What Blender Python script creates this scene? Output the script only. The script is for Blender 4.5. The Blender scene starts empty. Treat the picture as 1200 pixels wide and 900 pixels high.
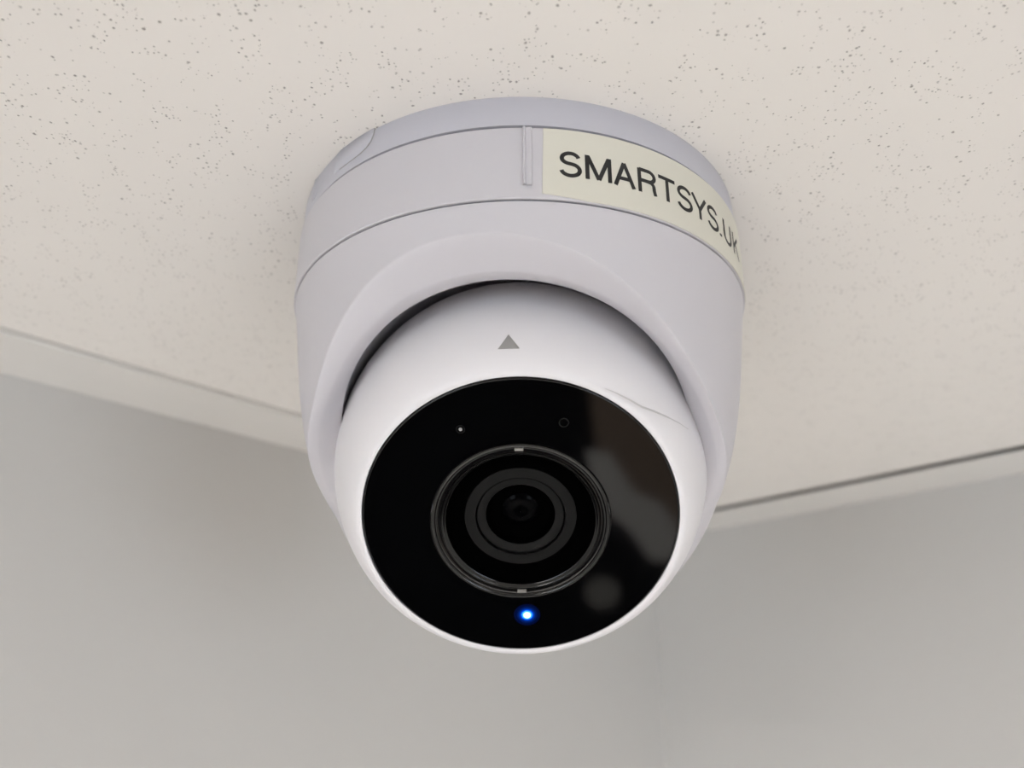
import bpy, bmesh, math, random
import numpy as np
from mathutils import Vector, Matrix
random.seed(4)
S = bpy.context.scene
COL = S.collection
PI = math.pi
K = 0.055            # radius of the camera housing in metres; device shapes are written in this unit
H = 2.6              # ceiling height
R = math.radians

# ------------------------------------------------------------------ camera
def look(th, ro):
    f = np.array([0, math.cos(th), math.sin(th)]); r = np.array([1., 0, 0]); d = np.cross(f, r)
    c, s = math.cos(ro), math.sin(ro)
    return c*r+s*d, -s*r+c*d, f
rt, dnv, fw = look(0.40210693, 0.00194757)
cd = bpy.data.cameras.new('camera'); cam = bpy.data.objects.new('camera', cd); COL.objects.link(cam)
cam.matrix_world = Matrix(((rt[0], -dnv[0], -fw[0], -0.03277*K), (rt[1], -dnv[1], -fw[1], -3.3568*K),
                           (rt[2], -dnv[2], -fw[2], H-2.15306*K), (0, 0, 0, 1)))
cd.sensor_width = 36; cd.lens = 962.75/1200*36
cd.clip_start = 0.01
cd.dof.use_dof = True; cd.dof.focus_distance = 0.168; cd.dof.aperture_fstop = 12
S.camera = cam

# ------------------------------------------------------------------ world and exposure
w = bpy.data.worlds.new('world'); S.world = w; w.use_nodes = True
w.node_tree.nodes['Background'].inputs[0].default_value = (0.80, 0.90, 1.0, 1)
w.node_tree.nodes['Background'].inputs[1].default_value = 0.75
S.view_settings.view_transform = 'Standard'; S.view_settings.look = 'None'
S.view_settings.gamma = 1; S.view_settings.use_curve_mapping = False
S.view_settings.exposure = 3.0
PANEL = 9.0          # ceiling light panels

# ------------------------------------------------------------------ materials
def mat(name, col, rough=0.5, metal=0, ior=None, emit=None, es=0, spec=None):
    m = bpy.data.materials.new(name); m.use_nodes = True
    b = m.node_tree.nodes['Principled BSDF']
    b.inputs['Base Color'].default_value = (*col, 1); b.inputs['Roughness'].default_value = rough
    b.inputs['Metallic'].default_value = metal
    if ior: b.inputs['IOR'].default_value = ior
    if spec is not None: b.inputs['Specular IOR Level'].default_value = spec
    if emit: b.inputs['Emission Color'].default_value = (*emit, 1); b.inputs['Emission Strength'].default_value = es
    return m
def nodes(m): return m.node_tree.nodes, m.node_tree.links, m.node_tree.nodes['Principled BSDF']
def grain(m, scale, strength, dist=0.0002):
    N, L, b = nodes(m)
    tc = N.new('ShaderNodeTexCoord'); no = N.new('ShaderNodeTexNoise'); bp = N.new('ShaderNodeBump')
    no.inputs['Scale'].default_value = scale; no.inputs['Detail'].default_value = 3
    bp.inputs['Strength'].default_value = strength; bp.inputs['Distance'].default_value = dist
    L.new(tc.outputs['Object'], no.inputs['Vector']); L.new(no.outputs['Fac'], bp.inputs['Height'])
    L.new(bp.outputs['Normal'], b.inputs['Normal'])
    return m
def mottled(m, scale, c1, c2):
    N, L, b = nodes(m)
    tc = N.new('ShaderNodeTexCoord'); no = N.new('ShaderNodeTexNoise'); cr = N.new('ShaderNodeValToRGB')
    no.inputs['Scale'].default_value = scale; no.inputs['Detail'].default_value = 4
    cr.color_ramp.elements[0].position = 0.35; cr.color_ramp.elements[1].position = 0.65
    cr.color_ramp.elements[0].color = (*c1, 1); cr.color_ramp.elements[1].color = (*c2, 1)
    L.new(tc.outputs['Object'], no.inputs['Vector']); L.new(no.outputs['Fac'], cr.inputs['Fac'])
    L.new(cr.outputs['Color'], b.inputs['Base Color'])
    return m
def tile_material():
    """mineral fibre: cream white with small needle holes in loose clusters"""
    m = mat('mineral_fibre', (0.8, 0.78, 0.75), 0.95, spec=0.1)
    N, L, b = nodes(m)
    tc = N.new('ShaderNodeTexCoord')
    def math_(op, a, bb=None):
        n = N.new('ShaderNodeMath'); n.operation = op
        for i, x in enumerate((a, bb)):
            if x is None: continue
            if isinstance(x, (int, float)): n.inputs[i].default_value = x
            else: L.new(x, n.inputs[i])
        return n.outputs[0]
    warp = N.new('ShaderNodeTexNoise'); warp.inputs['Scale'].default_value = 900; warp.inputs['Detail'].default_value = 2
    L.new(tc.outputs['Object'], warp.inputs['Vector'])
    mx = N.new('ShaderNodeVectorMath'); mx.operation = 'MULTIPLY_ADD'
    L.new(warp.outputs['Color'], mx.inputs[0]); mx.inputs[1].default_value = (0.0005, 0.0005, 0); L.new(tc.outputs['Object'], mx.inputs[2])
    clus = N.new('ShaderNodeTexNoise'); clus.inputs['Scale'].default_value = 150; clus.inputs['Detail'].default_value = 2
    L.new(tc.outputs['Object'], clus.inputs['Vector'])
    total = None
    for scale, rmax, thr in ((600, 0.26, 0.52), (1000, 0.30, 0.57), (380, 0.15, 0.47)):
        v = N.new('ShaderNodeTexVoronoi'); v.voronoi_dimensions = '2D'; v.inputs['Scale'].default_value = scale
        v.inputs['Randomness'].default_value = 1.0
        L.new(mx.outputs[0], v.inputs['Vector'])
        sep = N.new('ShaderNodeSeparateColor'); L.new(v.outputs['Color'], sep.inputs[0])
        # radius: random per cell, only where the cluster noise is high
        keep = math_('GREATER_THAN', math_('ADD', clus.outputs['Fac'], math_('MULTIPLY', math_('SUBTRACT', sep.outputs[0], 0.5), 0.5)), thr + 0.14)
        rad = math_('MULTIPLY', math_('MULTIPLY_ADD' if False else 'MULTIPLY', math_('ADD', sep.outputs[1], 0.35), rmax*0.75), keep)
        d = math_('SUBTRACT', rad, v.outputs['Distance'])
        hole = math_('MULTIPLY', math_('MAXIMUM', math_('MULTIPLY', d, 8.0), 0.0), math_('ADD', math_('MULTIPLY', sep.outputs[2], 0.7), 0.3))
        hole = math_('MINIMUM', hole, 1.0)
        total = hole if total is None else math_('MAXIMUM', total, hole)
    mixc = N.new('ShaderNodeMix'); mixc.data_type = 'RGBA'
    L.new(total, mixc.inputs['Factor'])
    mixc.inputs['A'].default_value = (0.80, 0.77, 0.735, 1); mixc.inputs['B'].default_value = (0.36, 0.34, 0.32, 1)  # hole colour darkened to stand in for the shade inside
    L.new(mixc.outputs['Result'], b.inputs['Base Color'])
    fine = N.new('ShaderNodeTexNoise'); fine.inputs['Scale'].default_value = 1500; fine.inputs['Detail'].default_value = 4
    L.new(tc.outputs['Object'], fine.inputs['Vector'])
    hgt = math_('SUBTRACT', math_('MULTIPLY', fine.outputs['Fac'], 0.12), total)
    bp = N.new('ShaderNodeBump'); bp.inputs['Strength'].default_value = 0.5; bp.inputs['Distance'].default_value = 0.0002
    L.new(hgt, bp.inputs['Height']); L.new(bp.outputs['Normal'], b.inputs['Normal'])
    return m
M = {}
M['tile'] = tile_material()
M['wall'] = grain(mat('painted_wall', (0.55, 0.535, 0.515), 0.7, spec=0.2), 700, 0.12)
M['far_wall'] = grain(mat('grey_painted_wall', (0.12, 0.115, 0.11), 0.7, spec=0.2), 700, 0.12)
M['trim'] = grain(mat('white_trim', (0.74, 0.72, 0.69), 0.5), 900, 0.05)
M['void'] = mat('dark_gap', (0.05, 0.05, 0.045), 0.9)
M['carpet'] = mottled(mat('carpet', (0.1, 0.1, 0.11), 1.0, spec=0.0), 300, (0.66, 0.635, 0.61), (0.74, 0.715, 0.69))
M['mat'] = mat('reflected_charcoal', (0.012, 0.012, 0.013), 1.0, spec=0)
M['refl_brown'] = mat('reflected_brown', (0.34, 0.26, 0.20), 1.0, spec=0)
M['refl_taupe'] = mat('reflected_taupe', (0.42, 0.41, 0.38), 1.0, spec=0)
M['refl_grey'] = mat('reflected_grey', (0.85, 0.83, 0.80), 1.0, spec=0)
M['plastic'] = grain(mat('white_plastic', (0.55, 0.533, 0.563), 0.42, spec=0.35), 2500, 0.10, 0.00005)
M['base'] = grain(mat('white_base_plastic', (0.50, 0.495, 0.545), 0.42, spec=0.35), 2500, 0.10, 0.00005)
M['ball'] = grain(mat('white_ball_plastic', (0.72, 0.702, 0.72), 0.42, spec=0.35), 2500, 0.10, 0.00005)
M['seam'] = mat('seam_shadow_line', (0.10, 0.10, 0.13), 0.8)
M['sticker'] = mat('cream_label_tape', (0.64, 0.62, 0.54), 0.5)
M['ink'] = mat('black_ink', (0.008, 0.008, 0.008), 0.6)
M['scuff'] = mat('grey_scuff', (0.52, 0.505, 0.51), 0.6)
M['grey'] = mat('grey_print', (0.30, 0.29, 0.28), 0.6)
M['cover'] = mat('black_gloss_cover', (0.0008, 0.0008, 0.001), 0.05, ior=1.37)
M['bezel'] = mat('black_satin_ring', (0.0015, 0.0015, 0.0015), 0.15, spec=0.5)
M['barrel'] = mat('dark_grey_barrel', (0.0045, 0.0045, 0.0045), 0.5, spec=0.15)
M['black'] = mat('deep_black', (0.0006, 0.0006, 0.0006), 0.8, spec=0.0)
M['lens'] = mat('coated_lens', (0.0008, 0.0008, 0.001), 0.08, ior=1.09)
M['steel'] = mat('bright_metal', (0.7, 0.7, 0.68), 0.3, metal=1)
M['led'] = mat('blue_led', (0.1, 0.3, 0.9), 0.3, emit=(0.55, 0.92, 1.0), es=.34)
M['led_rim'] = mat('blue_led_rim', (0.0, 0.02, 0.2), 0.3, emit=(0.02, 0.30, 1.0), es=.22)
for i_, e_ in enumerate((.11, .035, .012, .004)): M['halo%d' % i_] = mat('blue_halo_%d' % i_, (0.0, 0.0, 0.002), 0.2, ior=1.2, emit=(0.0, 0.10, 1.0), es=e_)  # fading emission that paints the glow round the status light
M['panel'] = mat('light_panel', (0.9, 0.9, 0.9), 0.5, emit=(1.0, 0.965, 0.93), es=PANEL)
M['frame'] = mat('white_frame', (0.8, 0.8, 0.8), 0.4)

# ------------------------------------------------------------------ helpers
def link(name, verts, faces, m, parent=None, smooth=True, mats=None, fm=None):
    me = bpy.data.meshes.new(name); me.from_pydata([tuple(v) for v in verts], [], faces); me.update()
    bm = bmesh.new(); bm.from_mesh(me); bmesh.ops.recalc_face_normals(bm, faces=bm.faces[:]); bm.to_mesh(me); bm.free()
    if mats:
        for x in mats: me.materials.append(x)
        if fm:
            for p_, i in zip(me.polygons, fm): p_.material_index = i
    else: me.materials.append(m)
    if smooth:
        for p_ in me.polygons: p_.use_smooth = True
        me.set_sharp_from_angle(angle=R(35))
    o = bpy.data.objects.new(name, me); COL.objects.link(o)
    if parent: o.parent = parent
    return o
def struct(o): o['kind'] = 'structure'; return o
def grid(rows, close_u=True, cap0=False, cap1=False):
    """rows: list of rings (lists of points of one length) -> verts, faces"""
    n = len(rows[0]); V = [p for r in rows for p in r]; F = []
    for i in range(len(rows)-1):
        for j in range(n if close_u else n-1):
            k = (j+1) % n
            F.append((i*n+j, i*n+k, (i+1)*n+k, (i+1)*n+j))
    if cap0: F.append(tuple(range(n)))
    if cap1: F.append(tuple((len(rows)-1)*n+j for j in range(n)))
    return V, F
def frame(n):
    n = Vector(n).normalized(); u = n.cross(Vector((0, 0, 1))).normalized()
    if u.x < 0: u = -u
    v = u.cross(n)
    if v.z < 0: v = -v
    return n, u, v
def dirv(az, down):
    return Vector((math.sin(az)*math.cos(down), -math.cos(az)*math.cos(down), -math.sin(down)))
def lathe(prof, C=(0, 0, 0), n=(0, 0, -1), seg=128, cap0=False, cap1=False, off=(0, 0)):
    """profile of (radius, distance along n); device units -> metres"""
    C = Vector(C)
    if abs(Vector(n).z) > 0.999: n = Vector(n); u, v = Vector((1, 0, 0)), Vector((0, 1, 0))
    else: n, u, v = frame(n)
    rows = [[(C+u*(r*math.cos(t)+off[0])+v*(r*math.sin(t)+off[1])+n*d)*K for t in [2*PI*i/seg for i in range(seg)]] for r, d in prof]
    return grid(rows, True, cap0, cap1)
def cyl(az, z, r):       # a point on the housing: azimuth in degrees from the front, depth z below the ceiling
    a = R(az); return Vector((r*math.sin(a), -r*math.cos(a), -z))*K
def box_pts(x0, x1, y0, y1, z0, z1):
    return [(x, y, z) for x in (x0, x1) for y in (y0, y1) for z in (z0, z1)], [(0, 1, 3, 2), (4, 6, 7, 5), (0, 4, 5, 1), (2, 3, 7, 6), (0, 2, 6, 4), (1, 5, 7, 3)]

# ------------------------------------------------------------------ the room: s runs along the left wall, t along the right wall
A = 0.7961980338
e1 = Vector((math.cos(A), math.sin(A), 0)); e2 = Vector((-math.sin(A), math.cos(A), 0))
SW, TW = 5.89107*K, 3.44206*K          # right wall, left wall
ST, TT = 5.04439*K, 2.71399*K          # edges of the corner tile
SB, TB = SW-4.5, TW-4.5                # the far sides of the room
def sbox(name, s0, s1, t0, t1, z0, z1, m, parent=None, bevel=0):
    V, F = box_pts(s0, s1, t0, t1, z0, z1)
    V = [e1*a+e2*b+Vector((0, 0, c)) for a, b, c in V]
    o = link(name, V, F, m, parent, smooth=False)
    if bevel:
        bv = o.modifiers.new('bevel', 'BEVEL'); bv.width = bevel; bv.segments = 2; bv.limit_method = 'ANGLE'
    return o
struct(sbox('floor', SB-.1, SW+.1, TB-.1, TW+.1, -.1, 0, M['carpet']))
flo = bpy.data.objects['floor']
sbox('reflection_mat', SW-1.6, SW-.004, TW-1.45, TW-.004, 0, .008, M['mat'], flo)  # added unseen mats, shaped to give the black face its reflections
def reflection_patch(name, pts, z, m):
    n = len(pts); V = [(x, y, 0.007) for x, y in pts]+[(x, y, z) for x, y in pts]
    link(name, V, [tuple(range(n)), tuple(range(n, 2*n))]+[(i, (i+1) % n, n+(i+1) % n, n+i) for i in range(n)], m, flo, smooth=False)
reflection_patch('reflection_mat', [(.22, -1.02), (.38, -1.03), (.58, -.70), (.63, -.40), (.50, -.47), (.40, -.56), (.25, -.71)], .012, M['refl_brown'])
reflection_patch('reflection_mat', [(.21, -.76), (.29, -.75), (.36, -.62), (.45, -.58), (.51, -.49), (.49, -.39), (.41, -.39), (.34, -.49), (.23, -.58)], .016, M['refl_grey'])
reflection_patch('reflection_mat', [(.25+.055*math.cos(R(20*i)), -.29+.05*math.sin(R(20*i))) for i in range(18)], .012, M['refl_taupe'])
struct(sbox('wall_left', SB-.1, SW+.1, TW, TW+.1, 0, H+.15, M['wall']))
struct(sbox('wall_right', SW, SW+.1, TB-.1, TW, 0, H+.15, M['wall']))
# unseen far walls, dark to limit bounce; window openings added to light the sides
wz0, wz1 = 0.85, 2.3
def window_wall(wall_name, win_name, along, across, q0, q1, a0, a1, o0):
    """wall with one window: runs from a0 to a1 in direction along, its face at o0 in direction across"""
    V, F = [], []
    for (a, b, c, d) in ((a0, q0, 0, H+.15), (q1, a1, 0, H+.15), (q0, q1, 0, wz0), (q0, q1, wz1, H+.15)):
        v, f = box_pts(a, b, o0-.1, o0, c, d); F += [tuple(i+len(V) for i in q) for q in f]; V += [along*x+across*y+Vector((0, 0, z)) for x, y, z in v]
    struct(link(wall_name, V, F, M['far_wall'], smooth=False))
    def bar(name, x0, x1, z0, z1, parent=None):
        v, f = box_pts(x0, x1, o0-.06, o0-.01, z0, z1)
        return link(name, [along*x+across*y+Vector((0, 0, z)) for x, y, z in v], f, M['frame'], parent, smooth=False)
    win = struct(bar(win_name, q0, q1, wz0, wz0+.05))
    bar('window_frame', q0, q1, wz1-.05, wz1, win)
    for a in (q0, (q0+q1)/2-.025, q1-.05): bar('mullion', a, a+.05, wz0+.05, wz1-.05, win)
window_wall('wall_front', 'added_window_1', e1, e2, SW-1.9, SW-.25, SB-.1, SW+.1, TB)
window_wall('wall_back', 'added_window_2', e2, e1, TW-1.9, TW-.25, TB, TW, SB)
# suspended ceiling: the corner tile in view, the rest of the field, grid bars, perimeter trims
ceil = struct(sbox('ceiling', SB-.1, SW+.1, TB-.1, TW+.1, H+.15, H+.25, M['frame']))
TS = 0.590
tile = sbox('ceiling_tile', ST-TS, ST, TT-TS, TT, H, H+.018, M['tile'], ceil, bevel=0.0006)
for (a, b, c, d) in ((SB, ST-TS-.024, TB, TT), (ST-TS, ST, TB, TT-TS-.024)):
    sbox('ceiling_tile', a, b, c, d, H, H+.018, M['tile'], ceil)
sbox('grid_bar', ST-TS-.024, ST-TS, TB, TT, H-.001, H+.03, M['trim'], ceil)
sbox('grid_bar', ST-TS, ST, TT-TS-.024, TT-TS, H-.001, H+.03, M['trim'], ceil)
GL, GR = 0.0046, 0.0075
t1 = struct(sbox('trim_1', SB, SW, TT+GL, TW, H, H+.0026, M['trim'], bevel=0.0003))
sbox('trim_ledge', SB, SW, TT-.01, TW, H+.0027, H+.0035, M['trim'], t1)
t2 = struct(sbox('trim_2', ST+GR, SW, TB, TT+GL, H, H+.0005, M['trim'], bevel=0.0002))
sbox('trim_ledge', ST-.02, SW, TB, TT-.012, H+.030, H+.031, M['void'], t2)

# ------------------------------------------------------------------ ceiling light panels (out of view, positions chosen to balance the wall brightness)
def light_panel(s, t):
    c = e1*s+e2*t
    r = bpy.data.objects.new('light_panel', None); COL.objects.link(r); r.location = (c.x, c.y, H)
    r.rotation_euler = (0, 0, A)
    r.parent = ceil
    fr = []
    V, F = [], []
    for (a, b, c_, d) in ((-.3, .3, -.3, -.28), (-.3, .3, .28, .3), (-.3, -.28, -.28, .28), (.28, .3, -.28, .28)):
        v, f = box_pts(a, b, c_, d, -.012, 0); F += [tuple(i+len(V) for i in q) for q in f]; V += v
    link('frame', V, F, M['frame'], r, smooth=False)
    v, f = box_pts(-.28, .28, -.28, .28, -.008, -.001); link('diffuser', v, f, M['panel'], r, smooth=False)
light_panel(SW-2.2, TW-.9)
light_panel(SW-1.3, TW-3.2)
light_panel(SW-3.2, TW-1.3)

# ------------------------------------------------------------------ the dome camera
root = bpy.data.objects.new('security_camera', None); COL.objects.link(root); root.location = (0, 0, H)
root['label'] = 'white round security camera with glossy black face and blue light, fixed to the ceiling'
root['category'] = 'security camera'
P = M['plastic']
# mounting base and its side cover
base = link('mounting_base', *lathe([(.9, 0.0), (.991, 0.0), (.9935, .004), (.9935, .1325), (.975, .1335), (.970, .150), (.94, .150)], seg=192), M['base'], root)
a0 = [(-34.3, 0.0), (-34.6, .028), (-35.3, .055), (-36.6, .074), (-38.4, .086), (-41, .092), (-46, .094), (-60, .094), (-80, .094)]
rows = []
for az, z in a0: rows.append([cyl(az, z, .9955), cyl(az-(0 if z else 0), 0.0, .9955)])
V, F = grid([[cyl(az, zz, .9957) for zz in (z, z*.5, 0)] for az, z in a0], close_u=False)
cover = link('cable_cover', V, F, M['base'], base)
so = cover.modifiers.new('solid', 'SOLIDIFY'); so.thickness = 0.004*K; so.offset = 0
# its outline groove
rows = []
for i, (az, z) in enumerate(a0[:7]):
    d = .0035*(1-.12*i); rows.append([cyl(az+.20, z+.002, .9948), cyl(az, z, .9972), cyl(az-.20, z-.002, .9948)])
link('cover_seam', *grid(rows, close_u=False), M['grey'], cover)
# middle collar between two seams
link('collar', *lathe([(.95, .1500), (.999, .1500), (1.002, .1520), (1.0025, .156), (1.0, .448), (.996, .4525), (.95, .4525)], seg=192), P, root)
link('seam', *lathe([(.93, .134), (.976, .1345), (.976, .150), (.93, .151)], seg=192), M['seam'], root)
link('seam', *lathe([(.97, .447), (.986, .449), (.986, .462), (.97, .464)], seg=192), M['seam'], root)
# raised alignment rib on the collar
def patch(azs, zs, r):
    return [[cyl(a, z, r-(z-.15)/(.302)*.0025+dr) for z in zs] for a, dr in azs]
zr = [.153, .2, .25, .3, .35, .385, .402]
V, F = grid(patch([(.30, -.002), (.50, .011), (.80, .011), (1.0, .004), (2.1, .007), (2.4, -.004), (2.9, -.004)], zr, 1.0025), close_u=False)
link('collar_rib', V, F, P, root)

# ---- housing: a rounded shell cut open obliquely for the eyeball
CB = Vector((0.002, 0, -1.104))
def shell_r(z):
    z0, b, e, rw = -.339, 1.979, 3.536, .985
    u = max(0.0, (z-z0)/b)
    if u >= 1: return 0.0
    return rw*(1-u**e)**(1/e) + .020*math.exp(-(max(z, .455)-.455)/.13)
def shell_hit(d, lo=.83):
    """distance from the eyeball centre to the shell along d"""
    a, b = 0.3, 2.2
    for _ in range(40):
        m = (a+b)/2; q = CB+d*m; z = -q.z
        if z < .46: inside = math.hypot(q.x, q.y) < 1 and z > 0
        else: inside = math.hypot(q.x, q.y) < shell_r(z)
        if inside: a = m
        else: b = m
    return max(a, lo)
ON, OU, OV = frame(dirv(R(-5), R(50)))
lip = [(-.788, -.44, -1.017), (-.77, -.503, -.938), (-.731, -.577, -.876), (-.685, -.647, -.805), (-.631, -.71, -.739), (-.569, -.767, -.69),
       (-.495, -.823, -.646), (-.36, -.895, -.597), (-.219, -.94, -.576), (-.111, -.959, -.577), (-.055, -.963, -.581), (.024, -.963, -.592), (.105, -.958, -.609),
       (.184, -.943, -.638), (.266, -.918, -.677), (.315, -.901, -.701), (.403, -.86, -.748), (.48, -.81, -.812), (.545, -.757, -.862),
       (.613, -.683, -.951), (.702, -.555, -1.048), (.756, -.438, -1.123), (.81, -.268, -1.187)]
ph, al = [], []
for q in lip:
    wv = Vector(q)-CB; x, y, z = wv.dot(OU), wv.dot(OV), wv.dot(ON)
    ph.append(math.atan2(y, x)); al.append(math.atan2(math.hypot(x, y), z))
PA, PB = max(ph), min(ph)
for i in range(1, 14):                       # the lower edge, behind the eyeball
    a = PA+(2*PI-(PA-PB))*i/14; ph.append(a); al.append(R(82))
ph, al = np.array(ph), np.array(al)
def basis(a): return np.stack([np.ones_like(a)]+[f(k*a) for k in range(1, 8) for f in (np.cos, np.sin)], 1)
wt = np.array([3.0]*len(lip)+[1.0]*(len(ph)-len(lip)))
reg = np.diag([0.0]+[.02*k*k for k in range(1, 8) for _ in (0, 1)])       # smooth
co = np.linalg.lstsq(np.vstack([basis(ph)*wt[:, None], reg]), np.concatenate([al*wt, np.zeros(15)]), rcond=None)[0]
NP = 192
phs = [2*PI*i/NP for i in range(NP)]
lipA = basis(np.array(phs))@co
def odir(phi, a): return OU*(math.sin(a)*math.cos(phi))+OV*(math.sin(a)*math.sin(phi))+ON*math.cos(a)
rows = [[] for _ in range(25)]
lipP = []
for phi, la in zip(phs, lipA):
    lo, hi = la, PI
    for _ in range(40):                      # where this meridian meets the seam plane
        m = (lo+hi)/2; d = odir(phi, m); q = CB+d*shell_hit(d)
        if -q.z > .4605: lo = m
        else: hi = m
    for k in range(25):
        a = la+(lo-la)*k/24; d = odir(phi, a); q = CB+d*shell_hit(d)
        if k == 24: q = Vector((q.x, q.y, -.4605))
        rows[k].append(q*K)
    lipP.append(rows[0][-1]/K)
EYE = Vector((-.0328, -3.3568, -2.1531))      # the opening stands a little proud of the eyeball centre, towards the front
def ocirc(d, r, off=(-.033, .006), k=.90):
    return [(EYE+(CC+ON*d+OU*(r*math.cos(p_)+off[0])+OV*(r*math.sin(p_)+off[1])-EYE)*k)*K for p_ in phs]
CC = Vector((0, 0, -1.104))
rows = rows[::-1]
inner = ocirc(-.167, .772, off=(-.033, .006), k=.900)
lp = [l*K for l in lipP]
def ring(t, bulge):
    out = []
    for phi, a, b in zip(phs, lp, inner):
        tm = .32+.43*max(0.0, math.sin(phi))**1.5          # where the flat chamfer turns into the fillet
        tt = t*tm if t <= 1 else tm+(t-1)*(1-tm)
        out.append(a.lerp(b, tt)+ON*(bulge*K))
    return out
for t, bu in ((.04, .003), (.15, .008), (.5, .019), (.9, .027), (1.0, .028), (1.15, .027), (1.4, .022), (1.7, .013), (1.9, .005)):
    rows.append(ring(t, bu))
rows.append(inner)
for d, r_, k in ((-.18, .775, .905), (-.22, .775, .922), (-.27, .765, .94), (-.36, .735, .965), (-.44, .68, .985), (-.50, .60, 1), (-.56, .35, 1)):
    rows.append(ocirc(d, r_, off=(-.033*(1-k)*10, .006), k=k))
V, F = grid(rows)
link('housing', V, F, P, root)

# ---- eyeball
BN, BU, BV = frame(dirv(R(-.70), R(46.16)))
RB = .775
prof = []
for i in range(40):
    a = PI-(PI-math.acos(.380/RB))*i/39
    prof.append((max(RB*math.sin(a), .001), RB*math.cos(a)))
prof += [(.6665, .393), (.657, .406), (.646, .419), (.635, .431), (.625, .4405), (.615, .4465), (.606, .4475), (.598, .446), (.596, .436), (.594, .40)]
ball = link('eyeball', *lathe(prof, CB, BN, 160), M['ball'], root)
def bp(u, v, d): return (CB+BU*u+BV*v+BN*d)*K
# grey triangle printed on the upper flank
tri = [(-.037, .690, .312), (-.073, .659, .370), (.001, .662, .372)]
V = []
for s_ in (1.0015, 1.004):
    for q in tri:
        wv = Vector(q).normalized()*RB*s_; V.append(bp(*wv))
link('alignment_mark', V, [(0, 1, 2), (3, 4, 5), (0, 1, 4, 3), (1, 2, 5, 4), (2, 0, 3, 5)], M['grey'], ball, smooth=False)['label'] = 'small grey triangle'
# faint scuff across the right flank
SC = [Vector(q).normalized() for q in [(0.297, 0.554, 0.454), (0.34, 0.532, 0.449), (0.39, 0.503, 0.443), (0.434, 0.472, 0.435), (0.481, 0.445, 0.413), (0.53, 0.412, 0.387), (0.583, 0.371, 0.352), (0.631, 0.323, 0.313)]]
V = []
for i, q in enumerate(SC):
    tg = (SC[min(i+1, len(SC)-1)]-SC[max(i-1, 0)]).normalized(); sd = q.cross(tg)
    hw = .0042*math.sin(PI*(i+.6)/(len(SC)+.2))
    for k, h in ((-1, 1.0005), (0, 1.0022), (1, 1.0005)): V.append(bp(*(q*RB*h+sd*hw*k)))
link('scuff', V, [(3*i+j, 3*i+j+1, 3*i+j+4, 3*i+j+3) for i in range(len(SC)-1) for j in (0, 1)], M['scuff'], ball)['label'] = 'faint grey scuff line'
# black cover with a round opening for the lens
link('front_cover', *lathe([(.5955, .41), (.5955, .444), (.5945, .4465), (.5910, .4490), (.588, .4493), (.5865, .4493), (.45, .4493), (.3425, .4493), (.341, .4493), (.338, .4480), (.338, .40)], CB, BN, 160), M['cover'], ball)['label'] = 'glossy black face'
link('lens_ring', *lathe([(.337, .40), (.337, .452), (.333, .456), (.327, .457), (.323, .454), (.320, .447), (.312, .444), (.303, .445), (.299, .450), (.294, .4505), (.290, .447), (.286, .440), (.283, .438)], CB, BN, 128), M['bezel'], ball)
link('lens_well', *lathe([(.284, .439), (.275, .425), (.25, .405), (.215, .400), (.212, .400)], CB, BN, 128), M['black'], ball)
link('barrel_ring', *lathe([(.2135, .399), (.2125, .404), (.172, .404), (.171, .390)], CB, BN, 96), M['barrel'], ball)
link('barrel_gap', *lathe([(.172, .388), (.166, .386)], CB, BN, 96), M['black'], ball)
link('barrel_ring', *lathe([(.168, .384), (.1675, .393), (.164, .3965), (.160, .397), (.134, .389), (.132, .386)], CB, BN, 96), M['barrel'], ball)
link('lens_tube', *lathe([(.133, .387), (.12, .36), (.09, .345), (.070, .342)], CB, BN, 96), M['black'], ball)
link('lens', *lathe([(.073, .338), (.070, .346), (.066, .348), (.06, .353), (.045, .360), (.025, .365), (.001, .366)], CB, BN, 64), M['lens'], ball)
# small bright metal plates at the top and bottom of the lens ring
def plate(name, u, v, hu, hv, d0, d1, m, parent):
    V, F = box_pts(u-hu, u+hu, v-hv, v+hv, d0, d1); return link(name, [bp(*q) for q in V], F, m, parent, smooth=False)
plate('bright_plate', .004, -.3085, .017, .008, .440, .4505, M['steel'], ball)
plate('bright_plate', -.004, .3135, .016, .005, .440, .4505, M['steel'], ball)
# sensor ports under the cover
for (u, v, r_) in ((-.212, .396, .017), (.157, .42, .019)):
    C_ = CB+BU*u+BV*v
    link('sensor_port', *lathe([(r_, .4490), (r_*.98, .4500), (r_*.78, .4500), (r_*.76, .4490)], C_, BN, 32), M['barrel'], ball)
C_ = CB+BU*(-.212)+BV*.396
link('sensor_port', *lathe([(.007, .449), (.006, .4505), (.0005, .4507)], C_, BN, 24), M['grey'], ball)
# blue status light
C_ = CB+BU*.023+BV*(-.423)
rows = [(.0205, .4502), (.0180, .4512), (.0135, .4515)]
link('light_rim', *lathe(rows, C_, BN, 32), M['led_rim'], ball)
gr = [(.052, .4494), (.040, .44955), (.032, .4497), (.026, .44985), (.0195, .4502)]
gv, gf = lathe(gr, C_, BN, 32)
link('glow_halo', gv, gf, None, ball, mats=[M['halo%d' % i] for i in (3, 2, 1, 0)], fm=[i//32 for i in range(128)])  # emissive rings painting the blue glow spread around the light
link('status_light', *lathe([(.0145, .4490), (.014, .4525), (.011, .4545), (.0005, .4555)], C_, BN, 32), M['led'], ball)['label'] = 'glowing blue light'

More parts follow.
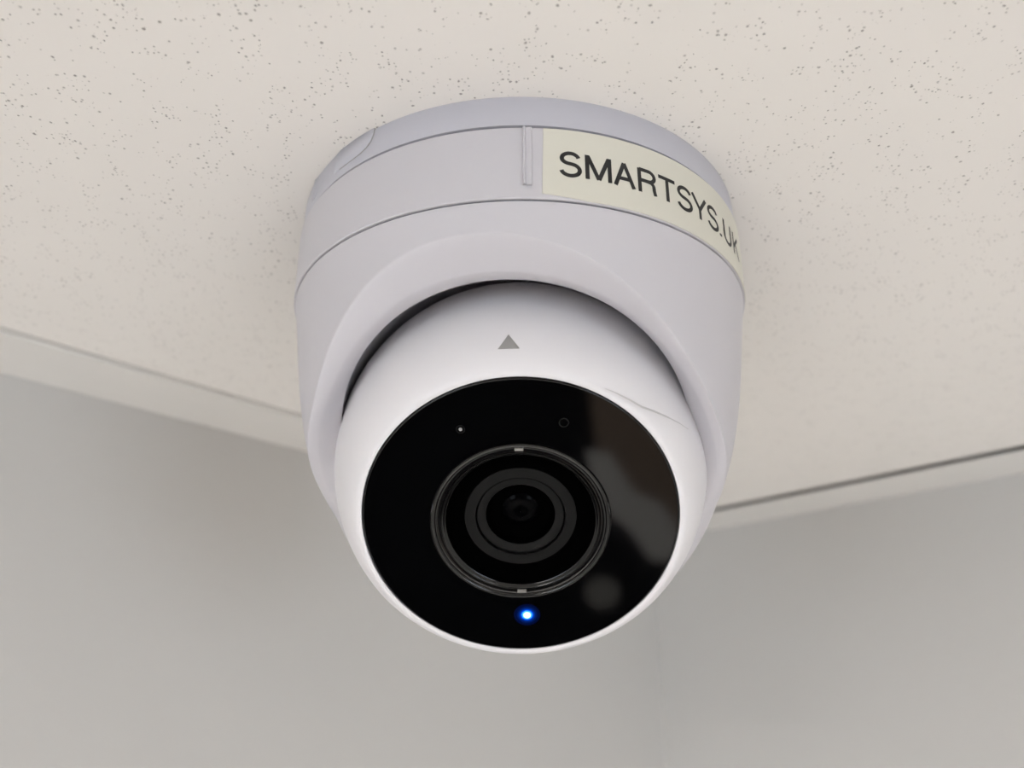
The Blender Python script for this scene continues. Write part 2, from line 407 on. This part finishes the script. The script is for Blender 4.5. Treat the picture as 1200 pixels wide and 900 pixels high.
# ---- sticker with lettering wrapped round the collar
def coll(z): return 1.0025-(max(z, .155)-.155)/.293*.0025
az_s = [4.2+(76-4.2)*i/96 for i in range(97)]
rows = []
for az in az_s:
    zb = min(.434+.0018*(az-4.2), .4505)
    rows.append([cyl(az+.42*(1-k/6), .1535+(zb-.1535)*k/6, coll(.1535+(zb-.1535)*k/6)+.0028) for k in range(7)])
st = link('name_sticker', *grid(rows, close_u=False), M['sticker'], root, smooth=False); st['label'] = 'cream label tape with black lettering'
so = st.modifiers.new('solid', 'SOLIDIFY'); so.thickness = .0026*K; so.offset = -1
def arc(cx, cy, rx, ry, a0, a1, n=10):
    return [(cx+rx*math.cos(R(a0+(a1-a0)*i/n)), cy+ry*math.sin(R(a0+(a1-a0)*i/n))) for i in range(n+1)]
def seg(a, b, n=5): return [(a[0]+(b[0]-a[0])*i/n, a[1]+(b[1]-a[1])*i/n) for i in range(n+1)]
# each letter in a box 0..1 by 0..1 as strokes (centre lines)
LT = {
 'S': [arc(.5, .735, .40, .225, 12, 180, 12)+arc(.5, .735, .40, .205, 190, 258, 5)+arc(.5, .275, .435, .245, 80, 0, 7)+arc(.5, .275, .435, .235, -10, -172, 14)],
 'M': [seg((.05, 0), (.05, 1)), seg((.95, 0), (.95, 1)), seg((.075, .97), (.5, .03)), seg((.5, .03), (.925, .97))],
 'A': [seg((.04, 0), (.5, .98)), seg((.96, 0), (.5, .98)), seg((.21, .33), (.79, .33))],
 'R': [seg((.07, 0), (.07, 1)), seg((.07, .955), (.55, .955), 3)+arc(.58, .735, .33, .22, 90, -90, 10)+seg((.55, .515), (.07, .515), 3), seg((.50, .515), (.70, .50), 2)+arc(.66, .33, .20, .16, 70, 0, 5)+seg((.87, .2), (.93, 0), 2)],
 'T': [seg((0, .955), (1, .955)), seg((.5, .955), (.5, 0))],
 'Y': [seg((.03, 1), (.5, .42)), seg((.97, 1), (.5, .42)), seg((.5, .44), (.5, 0))],
 '.': [seg((.5, 0), (.5, .11), 2)],
 'U': [seg((.07, 1), (.07, .33), 4)+arc(.5, .33, .43, .29, 180, 360, 14)+seg((.93, .33), (.93, 1), 4)],
 'K': [seg((.07, 0), (.07, 1)), seg((.93, 1), (.09, .36)), seg((.37, .58), (.95, 0))],
}
CAP, SWD = .104, .0160
GL_ = [('S', 7.85, 12.25), ('M', 13.3, 18.7), ('A', 19.45, 24.1), ('R', 25.1, 29.6), ('T', 30.35, 35.0), ('S', 35.6, 40.2), ('Y', 40.4, 45.6),
       ('S', 46.0, 50.6), ('.', 51.0, 52.2), ('U', 53.6, 58.2), ('K', 59.7, 64.6)]
V, F = [], []
for g, a0, a1 in GL_:
    W = R(a1-a0)*1.01; za = .3535+.00020*(a0+a1)/2
    for st_ in LT[g]:
        pts = [(x*W, y*CAP) for x, y in st_]; n0 = len(V)
        for i, (x, y) in enumerate(pts):
            i0, i1 = max(i-1, 0), min(i+1, len(pts)-1)
            dx, dy = pts[i1][0]-pts[i0][0], pts[i1][1]-pts[i0][1]; l = math.hypot(dx, dy) or 1
            hw = SWD/2*(1.25 if g == '.' else 1)
            for sgn in (-1, 1):
                X, Y = x-dy/l*hw*sgn, y+dx/l*hw*sgn
                az = a0+math.degrees(X/1.01); z = za-Y
                V.append(cyl(az, z, coll(z)+.0034))
        F += [(n0+2*i, n0+2*i+1, n0+2*i+3, n0+2*i+2) for i in range(len(pts)-1)]
link('lettering', V, F, M['ink'], st, smooth=False)
